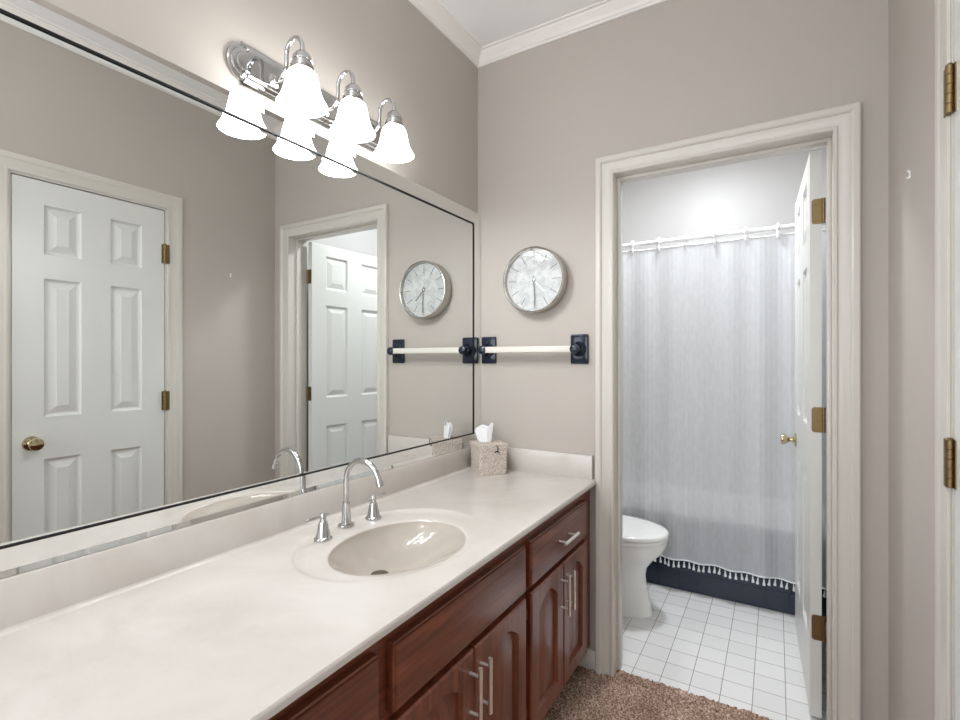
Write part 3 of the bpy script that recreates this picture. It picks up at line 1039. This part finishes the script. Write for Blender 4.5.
bm.faces.new(low)
obj('lid', bm, M_WEAVE, bx, angle=50)
bm = new()
yl = -hb - .002
xs_ = .012
tube(bm, [(xs_ - .004, yl, hgt + .010), (xs_ - .002, yl - .004, hgt + .012), (xs_ + .004, yl - .004, hgt + .006), (xs_ + .005, yl - .004, hgt - .006), (xs_ + .001, yl - .004, hgt - .014)], .0016, 8)
tube(bm, [(xs_ - .011, yl - .003, hgt - .019), (xs_ - .004, yl - .005, hgt - .014), (xs_ + .004, yl - .005, hgt - .014), (xs_ + .011, yl - .003, hgt - .019)], [.003, .0034, .0034, .003], 10)
obj('toggle_clasp', bm, M_CORD, bx)
# tissue: one pulled sheet with folds
bm = new()
nth, nr = 44, 12
rows = []
for j in range(nr + 1):
    s = j / nr
    row = []
    for i in range(nth):
        a = 2 * PI * i / nth
        r = .021 + .012 * s ** .8 + .0045 * s * math.sin(5 * a + 1.0) + .003 * math.sin(9 * a)
        z = s * (.068 + .012 * math.cos(a - .3) + .008 * math.cos(3 * a + .6))
        sq = .34 + .12 * (1 - s)
        x = r * math.cos(a) * 1.15
        y = r * math.sin(a) * sq
        row.append((x - .006 * s, y + .004 * s, z))
    rows.append(row)
loft(bm, rows, (True, False))
top_i = [v_ for v_ in bm.verts][-nth:]
ti = obj('tissue', bm, M_TISSUE, angle=80)
ti.location = (cxy[0] - .015, cxy[1] - .009, CZ + .001 + hgt + .0172)
ti.rotation_euler = (0, 0, 0.55)
tag(ti, 'white tissue pulled up out of the woven box', 'tissue')
sm = ti.modifiers.new('thickness', 'SOLIDIFY'); sm.thickness = .0006

# ------------------------------------------------------------------ wall hook
bm = new()
hk = thing('wall_hook', 'small white hook on the right wall beside the door casing', 'hook', (W, -.305, 1.828))
box(bm, (W - .002, -.3085, 1.818), (W - .0003, -.3015, 1.838), .0006, 2)
obj('plate', bm, M_PLASTIC, hk, world=True)
bm = new()
tube(bm, [(W - .008 + .008 * math.cos(math.radians(85 - 15 * q)), -.305, 1.828 + .010 * math.sin(math.radians(85 - 15 * q))) for q in range(13)], .0026, 10)
obj('prong', bm, M_PLASTIC, hk, world=True)

# ------------------------------------------------------------------ toilet
TY = 0.594
to = thing('toilet', 'white toilet with closed lid beside the navy tiled tub', 'toilet', (0.40, TY, 0))
def egg(xb, xf, hw, z, n=40, sharp=0.0):
    xm = xb + (xf - xb) * .45
    pts = []
    for k in range(n):
        a = 2 * PI * k / n
        c, s = math.cos(a), math.sin(a)
        x = xm + (xf - xm) * c if c > 0 else xm + (xm - xb) * c
        w = hw * (abs(s) ** .92) * (1 if s > 0 else -1)
        pts.append((x, TY + w, z))
    return pts
bm = new()
loft(bm, [egg(.10, .702, .126, .0005), egg(.10, .704, .126, .012), egg(.105, .696, .116, .024), egg(.11, .684, .106, .08), egg(.11, .670, .104, .15), egg(.10, .664, .108, .20), egg(.09, .672, .120, .24), egg(.08, .706, .144, .285), egg(.07, .752, .172, .33), egg(.06, .768, .182, .365), egg(.06, .772, .184, .385), egg(.06, .768, .180, .392)])
obj('bowl', bm, M_PORC, to, world=True, angle=50)
bm = new(); loft(bm, [egg(.235, .772, .184, .3925), egg(.232, .776, .187, .397), egg(.232, .776, .187, .405), egg(.236, .772, .184, .410)]); obj('seat', bm, M_PORC, to, world=True, angle=50)
bm = new(); loft(bm, [egg(.238, .772, .183, .4110), egg(.232, .777, .193, .4150), egg(.232, .777, .193, .4290), egg(.240, .769, .187, .4370), egg(.28, .735, .160, .4415), egg(.36, .65, .10, .4435)]); obj('lid', bm, M_PORC, to, world=True, angle=50)
for dy in (-.070, .070):
    bm = new(); box(bm, (.215, TY + dy - .015, .3925), (.250, TY + dy + .015, .428), .006); obj('hinge_cap', bm, M_PORC, to, world=True)
bm = new(); box(bm, (.012, TY - .215, .393), (.205, TY + .215, .735), .02, 4); obj('tank', bm, M_PORC, to, world=True)
bm = new(); box(bm, (.006, TY - .225, .7355), (.214, TY + .225, .765), .008, 3); obj('tank_lid', bm, M_PORC, to, world=True)
bm = new(); tube(bm, [(.2045, TY - .150, .690), (.222, TY - .150, .690)], .010, 16); tube(bm, [(.222, TY - .155, .690), (.222, TY - .100, .684), (.222, TY - .085, .682)], [.006, .005, .0035], 12); obj('flush_lever', bm, M_CHROME, to, world=True)

# ------------------------------------------------------------------ bathtub
TB0, TBH = 0.963, 0.410
tub = thing('bathtub', 'bathtub with navy tiled apron behind the shower curtain', 'bathtub', ((BX0 + BX1) / 2, TB0, 0))
bm = new()
box(bm, (BX0 + .001, TB0, 0.0005), (BX1 - .001, TB0 + .06, TBH), .003, 1)
obj('apron', bm, M_NAVYTILE, tub, world=True, smooth=False)
bm = new()
def rr(x0, x1, y0, y1, z, r, n=8):
    pts = []
    for cx_, cy_, a0 in ((x1 - r, y1 - r, 0), (x0 + r, y1 - r, PI / 2), (x0 + r, y0 + r, PI), (x1 - r, y0 + r, 1.5 * PI)):
        for k in range(n + 1):
            a = a0 + PI / 2 * k / n
            pts.append((cx_ + r * math.cos(a), cy_ + r * math.sin(a), z))
    return pts
x0, x1, y0, y1 = BX0 + .001, BX1 - .001, TB0 + .061, BY1 - .001
loft(bm, [rr(x0, x1, y0, y1, .02, .002), rr(x0, x1, y0, y1, TBH, .002), rr(x0 + .06, x1 - .06, y0 + .03, y1 - .06, TBH, .10), rr(x0 + .07, x1 - .07, y0 + .04, y1 - .07, TBH - .01, .10), rr(x0 + .13, x1 - .11, y0 + .08, y1 - .11, .12, .12), rr(x0 + .18, x1 - .15, y0 + .12, y1 - .15, .09, .10)], (True, True))
obj('basin', bm, M_PORC, tub, world=True, angle=50)

# ------------------------------------------------------------------ shower rod, rings, curtain
RODZ, RODY = 2.010, 0.940
rod = thing('shower_rod', 'white shower curtain rod across the bathtub', 'curtain rod', (0.8, RODY, RODZ))
bm = new(); tube(bm, [(BX0 + .012, RODY, RODZ), (BX1 - .012, RODY, RODZ)], .0125, 20); obj('rod', bm, M_PLASTIC, rod, world=True)
for x, ax in ((BX0 + .0005, 'X'), (BX1 - .0005, '-X')):
    bm = new(); lathe(bm, [(0, 0), (.034, 0), (.034, .006), (.020, .014), (.016, .030), (0, .030)], (x, RODY, RODZ), ax, 28); obj('end_flange', bm, M_PLASTIC, rod, world=True)
RINGX = [.515, .664, .809, .960, 1.111, 1.258]
ORD = ['first', 'second', 'third', 'fourth', 'fifth', 'sixth']
MR = None
for k, x in enumerate(RINGX):
    if MR is None:
        bm = new()
        pts = []
        for q in range(0, 25):
            a = math.radians(-60 + 300 * q / 24)
            pts.append((0, .0195 * math.cos(a), .0195 * math.sin(a)))
        pts = [(0, .004, -.052), (0, .010, -.046), (0, .012, -.035)] + pts
        pts += [(0, -.0125, -.026), (0, -.0128, -.040), (0, -.010, -.050), (0, -.004, -.056), (0, .003, -.054)]
        tube(bm, pts, .0072, 10, sx=1.0)
        MR = obj('curtain_ring', bm, M_PLASTIC)
        o = MR
    else:
        o = MR.copy(); COL.objects.link(o)
    o.location = (x, RODY, RODZ)
    tag(o, 'white curtain ring on the shower rod, %s of six counted from the toilet side' % ORD[k], 'curtain ring', 'curtain rings on the shower rod')

cur = thing('shower_curtain', 'sheer white shower curtain with tassel hem hanging before the tub', 'shower curtain', (0.8, 0.935, 0.17))
CX0, CX1_ = 0.03, 1.545
HEMZ, TOPZ = 0.184, 1.976
def cur_y(x, z):
    f = (z - .17) / 1.8
    big = .010 * math.sin(2 * PI * (x - .515) / .149 + PI / 2) * (0.35 + 0.65 * (1 - f) + .2) + .005 * math.sin(2 * PI * x / .31 + 1.3)
    fine = .0013 * (1 - .6 * f) * math.sin(2 * PI * x / .0235 + 1.5 * math.sin(9 * x))
    return .930 + big + fine
def cur_top(x):
    p = ((x - .515) / .149) % 1.0
    return TOPZ - .007 * math.sin(PI * p)
nx = 420
zs = [HEMZ] + [HEMZ + (TOPZ - HEMZ) * k / 70 for k in range(1, 71)]
bm = new()
rows = []
for j, z in enumerate(zs):
    t = (z - HEMZ) / (TOPZ - HEMZ)
    rows.append([bm.verts.new((x, cur_y(x, z), HEMZ + .0015 * math.sin(x * 9) + (cur_top(x) - HEMZ) * t)) for x in np.linspace(CX0, CX1_, nx)])
for a, b in zip(rows, rows[1:]):
    for k in range(nx - 1):
        bm.faces.new((a[k], a[k + 1], b[k + 1], b[k]))
obj('cloth_panel', bm, M_CURT, cur, world=True, angle=180)
for nm, zz, r in (('bottom_hem', None, .0035), ('top_hem', 1, .004)):
    bm = new()
    pts = []
    for x in np.linspace(CX0, CX1_, 220):
        z = HEMZ + .0015 * math.sin(x * 9) if zz is None else cur_top(x)
        pts.append((x, cur_y(x, HEMZ if zz is None else TOPZ), z))
    tube(bm, pts, r, 8)
    obj(nm, bm, M_PLASTIC, cur, world=True)
bm = new()
lathe(bm, [(0, 0), (.0012, -.001), (.0012, -.008), (.0035, -.010), (.0042, -.013), (.0030, -.016), (.0045, -.022), (.0062, -.030), (.0072, -.037), (.0066, -.039), (0, -.039)], (0, 0, 0), 'Z', 10)
t0 = obj('tassel', bm, M_TISSUE, cur)
xs = np.arange(CX0 + .012, CX1_, .0262)
for k, x in enumerate(xs):
    o = t0 if k == 0 else t0.copy()
    if k:
        COL.objects.link(o); o.parent = cur
    o.location = Vector((x, cur_y(x, HEMZ), HEMZ - .002 + .0015 * math.sin(x * 9))) - cur.location
    o.rotation_euler = (random.uniform(-.08, .08), random.uniform(-.12, .12), 0)
